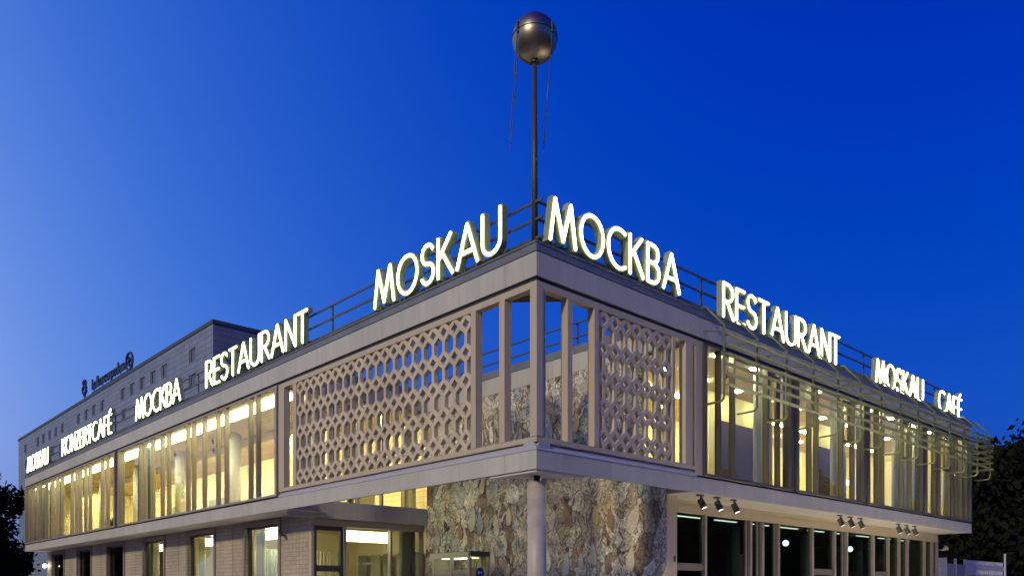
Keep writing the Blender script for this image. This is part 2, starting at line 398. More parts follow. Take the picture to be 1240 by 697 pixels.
# --- upper window bays
def window_bay(F, t0, t1, fins, fm=None, z0=4.72, z1=8.165, sash=(), dg=-.07, head=.07):
    root = node('window_bay', cafe); jm = fm or MULL
    fbox(F, t0, -.24, z0, t1, .03, z0+.075).build('bottom_rail', jm, root, bevel=.004)
    fbox(F, t0, -.24, z1-head, t1, .012, z1).build('top_rail', jm, root, bevel=.004)
    for a, b in ((t0, t0+.13), (t1-.13, t1)):
        fbox(F, a, -.245, z0+.076, b, .035, z1-head-.001).build('jamb', jm, root, bevel=.004)
    e = [t0+.13]+list(fins)+[t1-.13]
    for t in fins:
        fbox(F, t-.024, -.15, z0+.077, t+.024, .025, z1-head-.002).build('fin', fm or MULL, root, bevel=.003)
    for a, b in zip(e[:-1], e[1:]):
        aa = a+(.03 if a in fins else 0)+.002; bb = b-(.03 if b in fins else 0)-.002
        if bb-aa < .03: continue
        fbox(F, aa, dg-.012, z0+.078, bb, dg, z1-head-.003).build('pane', GLASS, root)
    for (a, b, za, zb) in sash:
        s_ = node('vent_sash', root)
        mb = MB(); w = .07
        mb.box(a, dg+.002, za, a+w, dg+.07, zb); mb.box(b-w, dg+.002, za, b, dg+.07, zb)
        mb.box(a+w, dg+.003, za, b-w, dg+.069, za+w); mb.box(a+w, dg+.003, zb-w, b-w, dg+.069, zb)
        mb.mapped(F).build('sash_frame', DKFR, s_)
    return root
fbox(LF, YC+.03, -.2, 8.166, YE-.05, -.05, 8.249).build('shadow_gap', DARK, cafe)
fbox(LF, YC+.03, -.3, 4.667, YE-.05, -.05, 4.719).build('shadow_gap', DARK, cafe)
fbox(RF, XC+.03, -.2, 8.167, XE-.05, -.05, 8.249).build('shadow_gap', DARK, cafe)
fbox(RF, XC+.03, -.3, 4.668, XE-.05, -.05, 4.7185).build('shadow_gap', DARK, cafe)
window_bay(LF, YC+.08, 26.9, [12.9, 13.45, 15.35, 16.05, 17.26, 18.26, 18.82, 20.8, 21.5, 22.6, 23.55, 24.05])
window_bay(LF, 27.35, 44.75, [28.6, 29.4, 31.4, 32.15, 33.08, 33.75, 34.6, 36.5, 37.5, 38.5, 39.85, 41.2, 41.85, 43.0, 43.9])
fbox(LF, 26.91, -.2, 4.72, 27.34, -.10, 8.164).build('bay_post', DARK, cafe)
def sash(x): return [(x, x+.52, 6.62, 7.98)]
window_bay(RF, 6.02, 10.62, [6.78, 7.46, 9.20, 9.85], MULLR, sash=sash(9.24))
window_bay(RF, 10.86, 15.56, [11.75, 12.2, 13.88, 14.72], MULLR, sash=sash(13.92))
window_bay(RF, 15.8, 20.65, [16.6, 17.07, 18.72, 19.5], MULLR, sash=sash(18.76))
window_bay(RF, 20.9, 26.0, [21.9, 22.4, 23.45, 23.85, 24.3, 24.85, 25.5], MULLR, sash=sash(22.9))
for a, b in ((5.70, 6.015), (10.625, 10.855), (15.565, 15.795), (20.655, 20.895)):
    fbox(RF, a, -.2, 4.721, b, -.03, 8.164).build('bay_post', FRAME if a < 6 else MULLR, cafe, bevel=.004)

# court-side upper glazing
sg = node('court_window', cafe)
for t in (.95, 1.9, 2.85, 3.8, 4.75):
    MB().box(t-.03, YC-.06, 4.72, t+.03, YC+.12, 8.165).build('fin', MULL, sg)
for a, b in zip((.22, .95, 1.9, 2.85, 3.8, 4.75), (.95, 1.9, 2.85, 3.8, 4.75, 5.68)):
    MB().box(a+.033, YC+.03, 4.722, b-.033, YC+.042, 8.162).build('pane', GLASS, sg)
sg2 = node('court_window', cafe)
for t in (.42, 1.2, 2.0):
    MB().box(XC-.05, t-.03, 4.72, XC+.12, t+.03, 8.165).build('fin', MULL, sg2)
for a, b in ((.42, 1.2), (1.2, 2.0)):
    MB().box(XC+.03, a+.033, 4.722, XC+.042, b-.033, 8.162).build('pane', GLASS, sg2)
panel_run('band_panel', lambda t, d, z: (t, YC-d, z), [.30, 1.9, 3.5, XC-.02], -.04, .06, 4.13, 4.71, PANEL)

# --- mosaic wall of the court (generic abstract stone mosaic)
mm = bpy.data.materials.new('stone_mosaic'); mm.use_nodes = True; t = mm.node_tree; N = t.nodes; Lk = t.links
b = N['Principled BSDF']; b.inputs['Roughness'].default_value = .55
tc = N.new('ShaderNodeTexCoord'); sx = N.new('ShaderNodeSeparateXYZ'); cx = N.new('ShaderNodeCombineXYZ')
Lk.new(tc.outputs['Object'], sx.inputs[0]); Lk.new(sx.outputs['Y'], cx.inputs[0]); Lk.new(sx.outputs['Z'], cx.inputs[1])
nz = N.new('ShaderNodeTexNoise'); nz.inputs['Scale'].default_value = .9; nz.inputs['Detail'].default_value = 3; Lk.new(cx.outputs[0], nz.inputs['Vector'])
vm = N.new('ShaderNodeVectorMath'); vm.operation = 'MULTIPLY_ADD'; vm.inputs[1].default_value = (1.1, 1.1, 0)
Lk.new(nz.outputs['Color'], vm.inputs[0]); Lk.new(cx.outputs[0], vm.inputs[2])
mp = N.new('ShaderNodeMapping'); mp.inputs['Scale'].default_value = (1.5, .7, 1); Lk.new(vm.outputs[0], mp.inputs[0])
v1 = N.new('ShaderNodeTexVoronoi'); v1.inputs['Scale'].default_value = 2.1; Lk.new(mp.outputs[0], v1.inputs['Vector'])
v2 = N.new('ShaderNodeTexVoronoi'); v2.feature = 'DISTANCE_TO_EDGE'; v2.inputs['Scale'].default_value = 2.1; Lk.new(mp.outputs[0], v2.inputs['Vector'])
v3 = N.new('ShaderNodeTexVoronoi'); v3.inputs['Scale'].default_value = 22; Lk.new(cx.outputs[0], v3.inputs['Vector'])
v4 = N.new('ShaderNodeTexVoronoi'); v4.feature = 'DISTANCE_TO_EDGE'; v4.inputs['Scale'].default_value = 22; Lk.new(cx.outputs[0], v4.inputs['Vector'])
sc1 = N.new('ShaderNodeSeparateColor'); Lk.new(v1.outputs['Color'], sc1.inputs[0])
cr = N.new('ShaderNodeValToRGB'); el = cr.color_ramp.elements; cr.color_ramp.interpolation = 'CONSTANT'
cols = [(.42,.38,.29), (.54,.50,.40), (.32,.28,.22), (.46,.44,.36), (.60,.57,.49), (.36,.30,.21), (.34,.37,.36), (.50,.44,.32), (.20,.15,.11), (.56,.53,.43)]
el[0].color = (*cols[0], 1); el[1].position = .1; el[1].color = (*cols[1], 1)
for i in range(2, 10): x = el.new(i/10); x.color = (*cols[i], 1)
Lk.new(sc1.outputs[0], cr.inputs[0])
sc3 = N.new('ShaderNodeSeparateColor'); Lk.new(v3.outputs['Color'], sc3.inputs[0])
r3 = N.new('ShaderNodeMapRange'); r3.inputs[3].default_value = .5; r3.inputs[4].default_value = 1.4; Lk.new(sc3.outputs[0], r3.inputs[0])
e1 = N.new('ShaderNodeMapRange'); e1.inputs[1].default_value = .0; e1.inputs[2].default_value = .045; e1.inputs[3].default_value = .3; e1.inputs[4].default_value = 1.; Lk.new(v2.outputs[0], e1.inputs[0])
m1 = N.new('ShaderNodeMath'); m1.operation = 'MULTIPLY'; Lk.new(r3.outputs[0], m1.inputs[0]); Lk.new(e1.outputs[0], m1.inputs[1])
cur = m1.outputs[0]
for scl, thr in ((1.7, .010), (3.6, .014)):
    nn_ = N.new('ShaderNodeTexNoise'); nn_.inputs['Scale'].default_value = scl; nn_.inputs['Detail'].default_value = 1.5; Lk.new(mp.outputs[0], nn_.inputs['Vector'])
    su = N.new('ShaderNodeMath'); su.operation = 'SUBTRACT'; su.inputs[1].default_value = .5; Lk.new(nn_.outputs[0], su.inputs[0])
    ab_ = N.new('ShaderNodeMath'); ab_.operation = 'ABSOLUTE'; Lk.new(su.outputs[0], ab_.inputs[0])
    li = N.new('ShaderNodeMapRange'); li.inputs[1].default_value = thr*.5; li.inputs[2].default_value = thr; li.inputs[3].default_value = .32; li.inputs[4].default_value = 1.; Lk.new(ab_.outputs[0], li.inputs[0])
    m2 = N.new('ShaderNodeMath'); m2.operation = 'MULTIPLY'; Lk.new(cur, m2.inputs[0]); Lk.new(li.outputs[0], m2.inputs[1]); cur = m2.outputs[0]
hs = N.new('ShaderNodeHueSaturation'); Lk.new(cr.outputs[0], hs.inputs['Color']); Lk.new(cur, hs.inputs['Value']); Lk.new(hs.outputs[0], b.inputs['Base Color'])
bp = N.new('ShaderNodeBump'); bp.inputs['Strength'].default_value = .6; bp.inputs['Distance'].default_value = .01; Lk.new(v4.outputs[0], bp.inputs['Height']); Lk.new(bp.outputs[0], b.inputs['Normal'])
MATS['stone_mosaic'] = mm
mw = MB().box(XC, 1.30, GZ, XC+.4, YC+.03, 4.72); mw.box(XC+.0005, .94, GZ, XC+.018, 1.2995, 4.719); mw.box(XC+.001, 2.0, 4.7201, XC+.4, YC-.03, 8.165)
mosaic = mw.build('mosaic_wall', mm, cafe)
pal = [('stone_white', (.62,.60,.52)), ('stone_grey', (.40,.40,.36)), ('stone_brown', (.24,.16,.10)), ('stone_ochre', (.48,.38,.19)), ('stone_blue', (.25,.29,.34)), ('stone_dark', (.07,.055,.05)), ('stone_red', (.17,.055,.04)), ('stone_beige', (.52,.47,.37))]
PM = [mat(n, c, .5, var=.3, vscale=11, bump=.5, bscale=22) for n, c in pal]
rng = random.Random(11); nst = [0]
def stone(poly, m):
    if any(z > 8.1 or z < .3 or y < 1.0 or y > YC-.1 or (z > 4.6 and y < 2.1) for y, z in poly): return
    if nst[0] >= 296: return
    nst[0] += 1
    MB().prism([(XC-.003, y, z) for y, z in poly], (-(.005+.00012*nst[0]), 0, 0)).build('mosaic_stone', m, mosaic)
def blob(cy, cz, a_, b_, ang, n=10, taper=.4):
    p = []
    for k in range(n):
        t_ = 2*math.pi*k/n; lx = math.cos(t_)*a_*rng.uniform(.9, 1.08); ly = math.sin(t_)*b_*rng.uniform(.88, 1.1)*(1-taper*math.cos(t_))
        p.append((cy+lx*math.cos(ang)-ly*math.sin(ang), cz+lx*math.sin(ang)+ly*math.cos(ang)))
    return p
def band(pts, w):
    l_, r_ = [], []
    for i, (y, z) in enumerate(pts):
        y0, z0 = pts[max(0, i-1)]; y1, z1 = pts[min(len(pts)-1, i+1)]; dn = math.hypot(y1-y0, z1-z0) or 1
        ny, nz_ = -(z1-z0)/dn, (y1-y0)/dn; ww = w*rng.uniform(.8, 1.15)
        l_.append((y+ny*ww/2, z+nz_*ww/2)); r_.append((y-ny*ww/2, z-nz_*ww/2))
    return l_+r_[::-1]
WH, GR, BR, OC, BL, DK, RD, BE = PM
spots_ = [(1.5+.62*i+rng.uniform(-.15, .15), z+rng.uniform(-.25, .25)) for z in (1.5, 2.75, 3.95, 5.5, 6.8) for i in range(16)]
for j, (cy, cz) in enumerate(spots_):
    if rng.random() < .28:                       # leaf or branch motif
        for q in range(4):
            a_ = math.pi/2+rng.uniform(-1., 1.); ln = rng.uniform(.14, .26)
            stone(blob(cy+math.cos(a_)*ln, cz+math.sin(a_)*ln, ln*.75, .045, a_, 8), rng.choice((DK, BR, GR, OC, BL)))
        continue
    lean = rng.gauss(math.pi/2, .16); hgt = rng.uniform(.26, .42)
    stone(blob(cy, cz, hgt, hgt*rng.uniform(.30, .45), lean), rng.choices((WH, BE, GR, BR, BL, RD, OC), (6, 6, 4, 2, 2, .7, 2))[0])
    hy, hz = cy+math.cos(lean)*hgt*1.22, cz+math.sin(lean)*hgt*1.22
    stone(blob(hy, hz, .085, .07, 1.5, 9, 0), rng.choice((BE, BR, OC, WH, DK)))
    for sg_ in (-1, 1):
        y0, z0 = cy+sg_*hgt*.3, cz+hgt*.5
        q1 = rng.uniform(.08, .16); up = rng.choice((-1, -1, 1)); stone(band([(y0, z0), (y0+sg_*q1, z0+up*.08), (y0+sg_*(q1+.06), z0+up*.26)], .055), rng.choice((BE, WH, BR, OC, GR)))
for cy, cz, r0 in ((3.0, 3.3, .62), (8.6, 2.6, .5), (5.6, 5.4, .55), (3.6, 6.6, .5)):
    for q in range(4):
        rr = r0+.075*q; stone(band([(cy+rr*math.cos(R_(a_)), cz+rr*math.sin(R_(a_))) for a_ in range(15, 170, 17)], .03), (WH, BE, OC, GR)[q])
# tiled strip and pilaster
MB().box(XC+.022, .93, GZ, 6.18, 1.28, 4.299).build('pilaster', FRAME, cafe, bevel=.006)

# --- ground floor of the long wing: tiled wall with openings
starts = [13.75+5.42*k for k in range(6)]
holes = [(s, s+2.6, .5, 4.10) for s in starts]
holed(LF, YC+.34, 44.7, GZ, 4.299, -1.2, .3, holes).build('tiled_wall', TILE, cafe)
for k, (a, bb, za, zb) in enumerate(holes):
    w = node('ground_window', cafe)
    sr = MB(); q = .16
    sr.box(a-q, -1.199, za-.1, a, -1.15, 4.27); sr.box(bb, -1.199, za-.1, bb+q, -1.15, 4.27); sr.box(a, -1.198, zb, bb, -1.151, 4.268); sr.box(a, -1.198, za-.1, bb, -1.12, za)
    sr.mapped(LF).build('surround', mat('taupe_surround', (.24, .20, .17), .5, var=.1), w)
    fr = MB(); q = .09
    fr.box(a, -1.40, za, a+q, -1.30, zb); fr.box(bb-q, -1.40, za, bb, -1.30, zb); fr.box(a+q, -1.399, zb-q, bb-q, -1.301, zb); fr.box(a+q, -1.399, za, bb-q, -1.301, za+q)
    fr.mapped(LF).build('frame', DKFR, w)
    fbox(LF, a+q+.001, -1.36, za+q+.001, bb-q-.001, -1.348, zb-q-.001).build('pane', GLASS if k < 3 else DGLASS, w)
for k in range(6):
    y = 18.0+5.42*k-.55
    if y < 44: fbox(LF, y-.008, -1.2005, GZ, y+.008, -1.196, 4.298).build('wall_joint', DARK, cafe)
# rooms behind
MB().box(1.5, YC+.5, 0.1, 9.8, YE-.3, .14).build('ground_floor_slab', FLOORM, cafe)
MB().box(1.5, YC+.3, 4.20, 9.8, YE-.3, 4.338).build('ceiling', CEIL, cafe)
MB().box(7.0, YC+.3, .141, 7.2, YE-.3, 4.199).build('interior_wall', CREAM, cafe)
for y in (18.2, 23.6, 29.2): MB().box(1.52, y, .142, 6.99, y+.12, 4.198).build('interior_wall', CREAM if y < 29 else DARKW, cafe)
MB().box(1.5, YE-.3, .1, 9.8, YE-.1, 4.3).build('gable_wall', TILE, cafe)

# --- court side wall, ground floor: door and shop window
MB().box(1.2, YC+.12, GZ, 1.30, YC+.32, 3.90).build('door_jamb', FRAME, cafe)
MB().box(1.205, YC+.105, 4.132, XC-.012, YC+.335, 4.296).build('head_infill', FRAME, cafe)
dr = node('court_door', cafe)
fr = MB()
for a, bb in ((1.31, 1.40), (2.28, 2.38)): fr.box(a, YC+.14, GZ, bb, YC+.26, 3.90)
for za, zb in ((3.76, 3.899), (2.42, 2.62), (GZ, .3)): fr.box(1.401, YC+.141, za, 2.279, YC+.259, zb)
fr.build('frame', DKFR, dr)
MB().box(1.402, YC+.19, 2.621, 2.278, YC+.20, 3.759).build('pane', GLASS, dr)
MB().box(1.402, YC+.19, .301, 2.278, YC+.20, 2.419).build('pane', GLASS, dr)
swn = node('court_shop_window', cafe)
MB().box(1.2, YC+.10, 3.905, XC-.01, YC+.34, 4.128).build('head', FRAME, swn)
for x in (2.45, 4.28, 5.62): MB().box(x-.04, YC+.12, GZ, x+.04, YC+.28, 3.903).build('mullion', MULL, swn)
for a, bb in ((2.49, 4.24), (4.32, 5.58)): MB().box(a+.002, YC+.19, GZ+.02, bb-.002, YC+.20, 3.90).build('pane', GLASS, swn)

# --- ground floor of the short wing: glazed front
gw = node('glazed_front', cafe)
QY = 1.3
F2 = lambda t, d, z: (t, QY-d, z)
fbox(F2, 6.19, -.14, 3.94, 25.9, .02, 4.15).build('head', FRAME, gw, bevel=.004)
fbox(F2, 6.19, -.139, 4.151, 25.9, 0.0, 4.299).build('head', FRAME, gw)
mul = [(6.45,.05), (8.05,.13), (10.31,.05), (10.5,.11), (10.95,.05), (11.2,.15), (12.0,.05), (12.18,.12), (14.45,.14), (16.1,.16), (16.8,.05), (17.05,.13), (19.3,.18), (20.7,.12), (21.75,.12), (22.58,.14), (24.43,.14), (25.27,.12), (25.82,.14)]
for x, w in mul:
    fbox(F2, x-w*.4, -.13, GZ, x+w*.4, .03 if w > .06 else -.02, 3.939).build('mullion', MULL, gw, bevel=.004)
for (x0, w0), (x1, w1) in zip(mul[:-1], mul[1:]):
    fbox(F2, x0+w0*.4+.002, -.08, GZ+.01, x1-w1*.4-.002, -.07, 3.938).build('pane', DGLASS, gw)
for a, bb in ((6.5, 7.98), (14.53, 16.01), (19.4, 20.63)):
    fbox(F2, a, -.07+.001, 2.35, bb, -.01, 2.55).build('door_rail', DKFR, gw)
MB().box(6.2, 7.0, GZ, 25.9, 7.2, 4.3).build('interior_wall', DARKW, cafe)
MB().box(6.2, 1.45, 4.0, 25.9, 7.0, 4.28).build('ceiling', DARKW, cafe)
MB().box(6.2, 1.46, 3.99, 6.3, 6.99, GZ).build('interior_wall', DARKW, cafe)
MB().box(25.85, 1.46, 3.989, 25.9, 6.99, GZ).build('interior_wall', FRAME, cafe)
MB().box(14.6, 4.6, GZ, 15.9, 4.75, 3.2).build('interior_wall', mat('lobby_panel', (.55, .5, .42), .7), cafe)
for x in (9.2, 13.0, 18.0, 22.8):
    MB().tube([(x, 3.4, GZ), (x, 3.4, 3.99)], .17, 20).build('interior_column', mat('lobby_column', (.35,.38,.38), .3), cafe, smooth=True)
for x in range(8, 25, 2):
    MB().box(x, 2.2, 3.975, x+1.2, 2.28, 3.999).build('light_slot', emat('lobby_light', (.8, 1., .85), 3.), cafe)

# --- corner column
colm = node('corner_column', cafe)
MB().tube([(.52, .52, 0), (.52, .52, 4.10)], .205, 36).build('shaft', CONC, colm, smooth=True)
MB().tube([(.52, .52, 4.10), (.52, .52, 4.31)], .07, 16).build('neck', DARK, colm)
bmx = MB(); bmx.prism([(.05, .05, 4.225), (1.5, .05, 4.225), (.05, 1.5, 4.225)], (0, 0, .058)); bmx.build('bracket_plate', SOFF, colm)
# upper interior columns of the long wing
for y in (13.4, 19.6, 25.3, 31.0, 36.7, 42.3):
    MB().tube([(2.2, y, 4.70), (2.2, y, 8.12)], .26, 24).build('interior_column', mat('white_column', (.72, .70, .62), .5), cafe, smooth=True)
# ------------------------------------------------------------------ interior lights (fixtures the windows show, plus added fill lamps)
def light_panel(name, b6, label, group, m=STRIP):
    o = MB().box(*b6).build(name, m); tag(o, label, 'ceiling light', group); return o
for k in range(6):
    y = YC+.5+k*5.5
    light_panel('strip_light', (.45, y, 8.06, 1.05, y+5.3, 8.115), 'long luminous ceiling strip just inside the upper windows of the long wing', 'luminous strips of the long wing')
for x in (6.6, 11.2, 16.1, 21.3):
    light_panel('strip_light', (x, 3.6, 8.07, x+3.6, 3.75, 8.118), 'slim luminous ceiling strip inside the upper windows of the short wing', 'luminous strips of the short wing', emat('short_wing_strip', (1., .9, .48), 60.))
for y in (12.3, 14.9, 19.9, 25.3):
    light_panel('strip_light', (2.0, y, 4.14, 2.6, y+1.9, 4.195), 'luminous ceiling panel behind a ground floor window of the long wing', 'luminous panels of the ground floor', emat('ground_strip', (1., .92, .58), 26.))
BULK = emat('bulkhead_glow', (1., .95, .66), 5.)
for s0 in starts[:3]:
    light_panel('bulkhead_light', (1.78, s0-.1, 3.66, 1.84, s0+2.7, 3.99), 'luminous bulkhead panel at the head of a lit ground floor window', 'luminous bulkheads of the ground floor', BULK)
tag(MB().box(3.7, 13.7, 3.60, 5.6, 13.76, 4.0).build('bulkhead_light', BULK), 'large luminous bulkhead panel inside the court window beside the door', 'ceiling light')
LINE = emat('fill_line_light', (1., .89, .44), 240.)  # added fill lamps that brighten the rooms of the long wing
MB().box(2.95, YC+.3, 7.80, 3.10, YE-.4, 8.119).build('added_lamp_baffle', CEIL, cafe)  # added beam that hides the fill lamps behind it from view
for k in range(6):
    y = YC+.8+k*5.5
    light_panel('fill_line_light', (3.16, y, 8.06, 3.32, y+4.6, 8.11), 'thin added fill light on the ceiling deep inside the long wing', 'added fill lights of the long wing', LINE)
rng = random.Random(3)
dl = MB().tube([(0,0,0), (0,0,-.03)], .085, 16)
first = None
for x in [7.2+1.9*i for i in range(10)]:
    for y in (.36, 2.05, 4.9):  # front row added to light curtains and fins from the window side
        if first is None:
            first = dl.build('ceiling_downlight', DOWNL); tag(first, 'small round downlight in the upper ceiling of the short wing', 'downlight', 'downlights of the short wing'); first.location = (x, y, 8.118)
        else: clone(first, Vector((x, y, 8.118))-Vector(first.location))
proto = None
for F, pts_, lab, grp in ((0, [(1.9+.9*(i % 2), 12.6+2.1*i) for i in range(15)], 'small dark ceiling spot hanging in the long wing', 'ceiling spots of the long wing'),
                          (1, [(6.9+1.75*i, .95) for i in range(11)], 'small dark ceiling spot hanging in the short wing', 'ceiling spots of the short wing')):
    for x, y in pts_:
        if proto is None:
            proto = thing('ceiling_spot', lab, 'ceiling spot', (x, y, 8.11), grp)
            MB().tube([(x, y, 8.12), (x, y, 7.98)], .015, 6).build('spot_stem', BLACK, proto)
            MB().tube([(x-.05, y-.1, 7.99), (x+.05, y+.1, 7.93)], .05, 10).build('spot_head', BLACK, proto)
        else:
            o = copy_tree(proto); o.location = (x, y, 8.11); tag(o, lab, None, grp)
# ------------------------------------------------------------------ curtains
def curtain(F, t0, t1, d, z0, z1, m, label, group, folds=None):
    mb = MB(); n = int((t1-t0)/.025)+2; folds = folds or max(3, int((t1-t0)/.14))
    ph = rng.uniform(0, 6)
    for zi, z in enumerate((z0, z1)):
        for i in range(n):
            u = i/(n-1); a = .05*math.sin(u*folds*2*math.pi+ph)+.02*math.sin(u*folds*4.7+ph*2)
            mb.v.append((t0+(t1-t0)*u, d+a*(1.15 if zi == 0 else .85), z))
    for k in range(n-1): mb.f.append((k, k+1, n+k+1, n+k))
    o = mb.mapped(F).build('curtain', m, smooth=True); s_ = o.modifiers.new('cloth', 'SOLIDIFY'); s_.thickness = .003
    tag(o, label, 'curtain', group); return o
gl = 'curtains of the long wing'
curtain(LF, 24.3, 25.9, -.55, 4.72, 8.06, GCURT, 'wide green-grey curtain beside the post between the two upper window bays', None)
for a, b_, m in ((38.2, 39.6, CURT), (40.0, 41.0, CURT), (42.1, 43.2, CURT), (43.4, 44.3, CURT), (34.7, 35.4, CURT)):
    curtain(LF, a, b_, -.5, 4.72, 8.06, m, 'pale curtain in the farther upper window bay of the long wing', gl)
gs = 'curtains of the short wing'
for a, b_ in ((9.35, 10.4), (14.3, 15.3), (19.2, 20.5), (21.05, 22.2), (23.0, 24.0), (24.4, 25.7)):
    curtain(RF, a, b_, -.55, 4.72, 8.06, CURT, 'pale pleated curtain behind an upper window of the short wing', gs)
curtain(lambda t, d, z: (t, YC-d, z), 4.9, 5.6, -.5, .2, 4.1, GCURT, 'green-grey curtain at the court window beside the mosaic wall', None)
for a, b_, cm_ in ((1.7, 2.5, GCURT), (2.6, 3.0, CURT), (3.2, 3.9, GCURT), (4.0, 4.7, CURT), (4.9, 5.5, GCURT)):
    curtain(lambda t, d, z: (t, YC-d, z), a, b_, -4.9, .2, 3.35, cm_, 'curtain deep inside the lit room behind the court window', 'curtains in the court room')
for k_ in range(6):
    curtain(LF, 12.2+.95*k_, 12.85+.95*k_, -6.75, .2, 3.3, (CURT, GCURT)[k_ % 2], 'curtain on the far wall of the lit room behind the court window', 'curtains on the court room wall')
for s_ in starts[:3]:
    curtain(LF, s_+1.85, s_+2.5, -1.6, .3, 4.1, CURT, 'pale curtain drawn to one side of a lit ground floor window', 'curtains of the ground floor windows')
for a, b_ in ((1.62, 1.85), (2.75, 2.95), (4.95, 5.6)):
    curtain(lambda t, d, z: (t, YC-d, z), a, b_, -.45, 4.72, 8.06, CURT, 'pale curtain behind the upper court window over the canopy band', 'curtains of the court windows')
# tapestries
tm = mat('tapestry_weave', (.032, .014, .009), .9, var=.7, vscale=3.2)
for a, b_, l in ((10.6, 13.5, 'large dark red woven tapestry on the interior wall next to the narrow court opening'), (17.2, 19.3, 'smaller dark red woven tapestry on the interior wall of the second window bay')):
    tag(MB().box(a, 2.55, 4.95, b_, 2.598, 7.25).build('tapestry', tm, bevel=.005), l, 'tapestry')

# ------------------------------------------------------------------ stroke lettering
def arc(cx, cy, rx, ry, a0, a1, n=14): return [(cx+rx*math.cos(R_(a0+(a1-a0)*i/n)), cy+ry*math.sin(R_(a0+(a1-a0)*i/n))) for i in range(n+1)]
GL = {
 'M': (.80, [[(0,0),(.15,1)], [(.15,1),(.40,.06)], [(.40,.06),(.65,1)], [(.65,1),(.80,0)]]),
 'O': (.76, [arc(.38,.5,.38,.5,90,450,30)]),
 'C': (.62, [arc(.40,.5,.40,.5,58,302,22)]),
 'S': (.44, [arc(.22,.755,.20,.245,25,270,14)[:-1]+arc(.22,.255,.22,.255,90,-155,14)]),
 'K': (.50, [[(0,0),(0,1)], [(.44,1),(.02,.46)], [(.14,.60),(.50,0)]]),
 'A': (.66, [[(0,0),(.33,1)], [(.33,1),(.66,0)], [(.13,.33),(.53,.33)]]),
 'U': (.54, [[(0,1),(0,.27)]+arc(.27,.27,.27,.27,180,360,14)[1:]+[(.54,1)]]),
 'B': (.46, [[(0,0),(0,1)], [(0,1),(.20,1)]+arc(.20,.765,.22,.235,90,-90,12)[1:]+[(0,.53)], [(.20,.53)]+arc(.20,.265,.26,.265,90,-90,12)[1:]+[(0,0)]]),
 'R': (.46, [[(0,0),(0,1)], [(0,1),(.18,1)]+arc(.18,.74,.25,.26,90,-90,12)[1:]+[(0,.48)], [(.17,.48),(.46,0)]]),
 'E': (.38, [[(0,0),(0,1)], [(0,1),(.38,1)], [(0,.52),(.35,.52)], [(0,0),(.38,0)]]),
 'F': (.38, [[(0,0),(0,1)], [(0,1),(.38,1)], [(0,.52),(.34,.52)]]),
 'T': (.48, [[(0,1),(.48,1)], [(.24,1),(.24,0)]]),
 'N': (.52, [[(0,0),(0,1)], [(0,1),(.52,0)], [(.52,0),(.52,1)]]),
 'Z': (.48, [[(0,1),(.48,1)], [(.48,1),(0,0)], [(0,0),(.48,0)]]),
}
GL['\u00c9'] = (.38, GL['E'][1]+[[(.14,1.12),(.28,1.26)]])
def resample(p): return p
def rooftop_sign(word, F, ta, tb, z0, h, label, d=-.12, group=None, gap=.17, r=.031):
    """ta = start of the word, tb = its end, along the facade coordinate (reading direction ta -> tb)"""
    tot = sum(GL[c][0] for c in word)+gap*(len(word)-1); sgn = 1 if tb > ta else -1
    k = abs(tb-ta)/tot; o0 = F((ta+tb)/2, d, z0-.12)
    root = thing('rooftop_sign', label, 'sign', o0, group)
    x = 0.
    for c in word:
        w, strokes = GL[c]
        let = MB(); tube = MB()
        for si, st in enumerate(strokes):
            pts = [(ta+sgn*(x+px)*k, z0+pz*h) for px, pz in st]
            # channel body: swept rectangle behind the tube
            hw = .066; d0 = d-.16-.004*si; d1 = d-.002*si
            P = [Vector((p[0], p[1])) for p in pts]; Lr = []; n = len(P)
            closed = (P[0]-P[-1]).length < 1e-3
            for i in range(n):
                if closed: a_, b_ = P[(i-1) % (n-1)], P[(i+1) % (n-1)]
                else: a_, b_ = P[max(i-1, 0)], P[min(i+1, n-1)]
                t_ = (b_-a_).normalized(); nn = Vector((-t_.y, t_.x))
                q = P[i].copy()
                if not closed and i == 0: q -= t_*hw*.8
                if not closed and i == n-1: q += t_*hw*.8
                Lr.append((q+nn*hw, q-nn*hw))
            v = []
            for a_, b_ in Lr: v += [(a_.x, d1, a_.y), (b_.x, d1, b_.y), (b_.x, d0, b_.y), (a_.x, d0, a_.y)]
            f = []
            for i in range(n-1):
                for j in range(4): f.append((4*i+j, 4*i+(j+1) % 4, 4*i+4+(j+1) % 4, 4*i+4+j))
            if not closed: f += [(0,1,2,3), tuple(4*(n-1)+j for j in (3,2,1,0))]
            let.add(v, f)
            # round neon tube in front, with hemispherical ends
            dt = d+.012
            tube.tube([(p.x, dt, p.y) for p in P], r, 10)
            if not closed:
                for q in (P[0], P[-1]): tube.sphere((q.x, dt, q.y), r, 10, 6)
        ob = let.mapped(F).build('letter', SHELL, root)
        tube.mapped(F).build('neon_tube', NEON, ob, smooth=True)
        # feet
        for fx in (.2, .8):
            tt = ta+sgn*(x+w*fx)*k
            fbox(F, tt-.02, d-.13, z0-.25, tt+.02, d-.09, z0+.03).build('sign_foot', RAILM, root)
        x += w+gap
    # mounting rail
    fbox(F, min(ta, tb)-.1, d-.15, z0-.13, max(ta, tb)+.1, d-.10, z0-.09).build('mounting_rail', RAILM, root)
    return root
H = .93
rooftop_sign('MOSKAU', LF, 6.18, 1.25, 9.20, H, 'glowing white six-letter sign on the roof edge over the long lattice screen')
rooftop_sign('RESTAURANT', LF, 17.25, 9.80, 9.20, H-.02, 'glowing white sign reading RESTAURANT over the tall lit windows of the long wing', gap=.15)
rooftop_sign('MOCKBA', LF, 24.85, 19.78, 9.20, H-.06, 'glowing white six-letter sign ending in BA between RESTAURANT and KONZERTCAF\u00c9 signs', gap=.15)
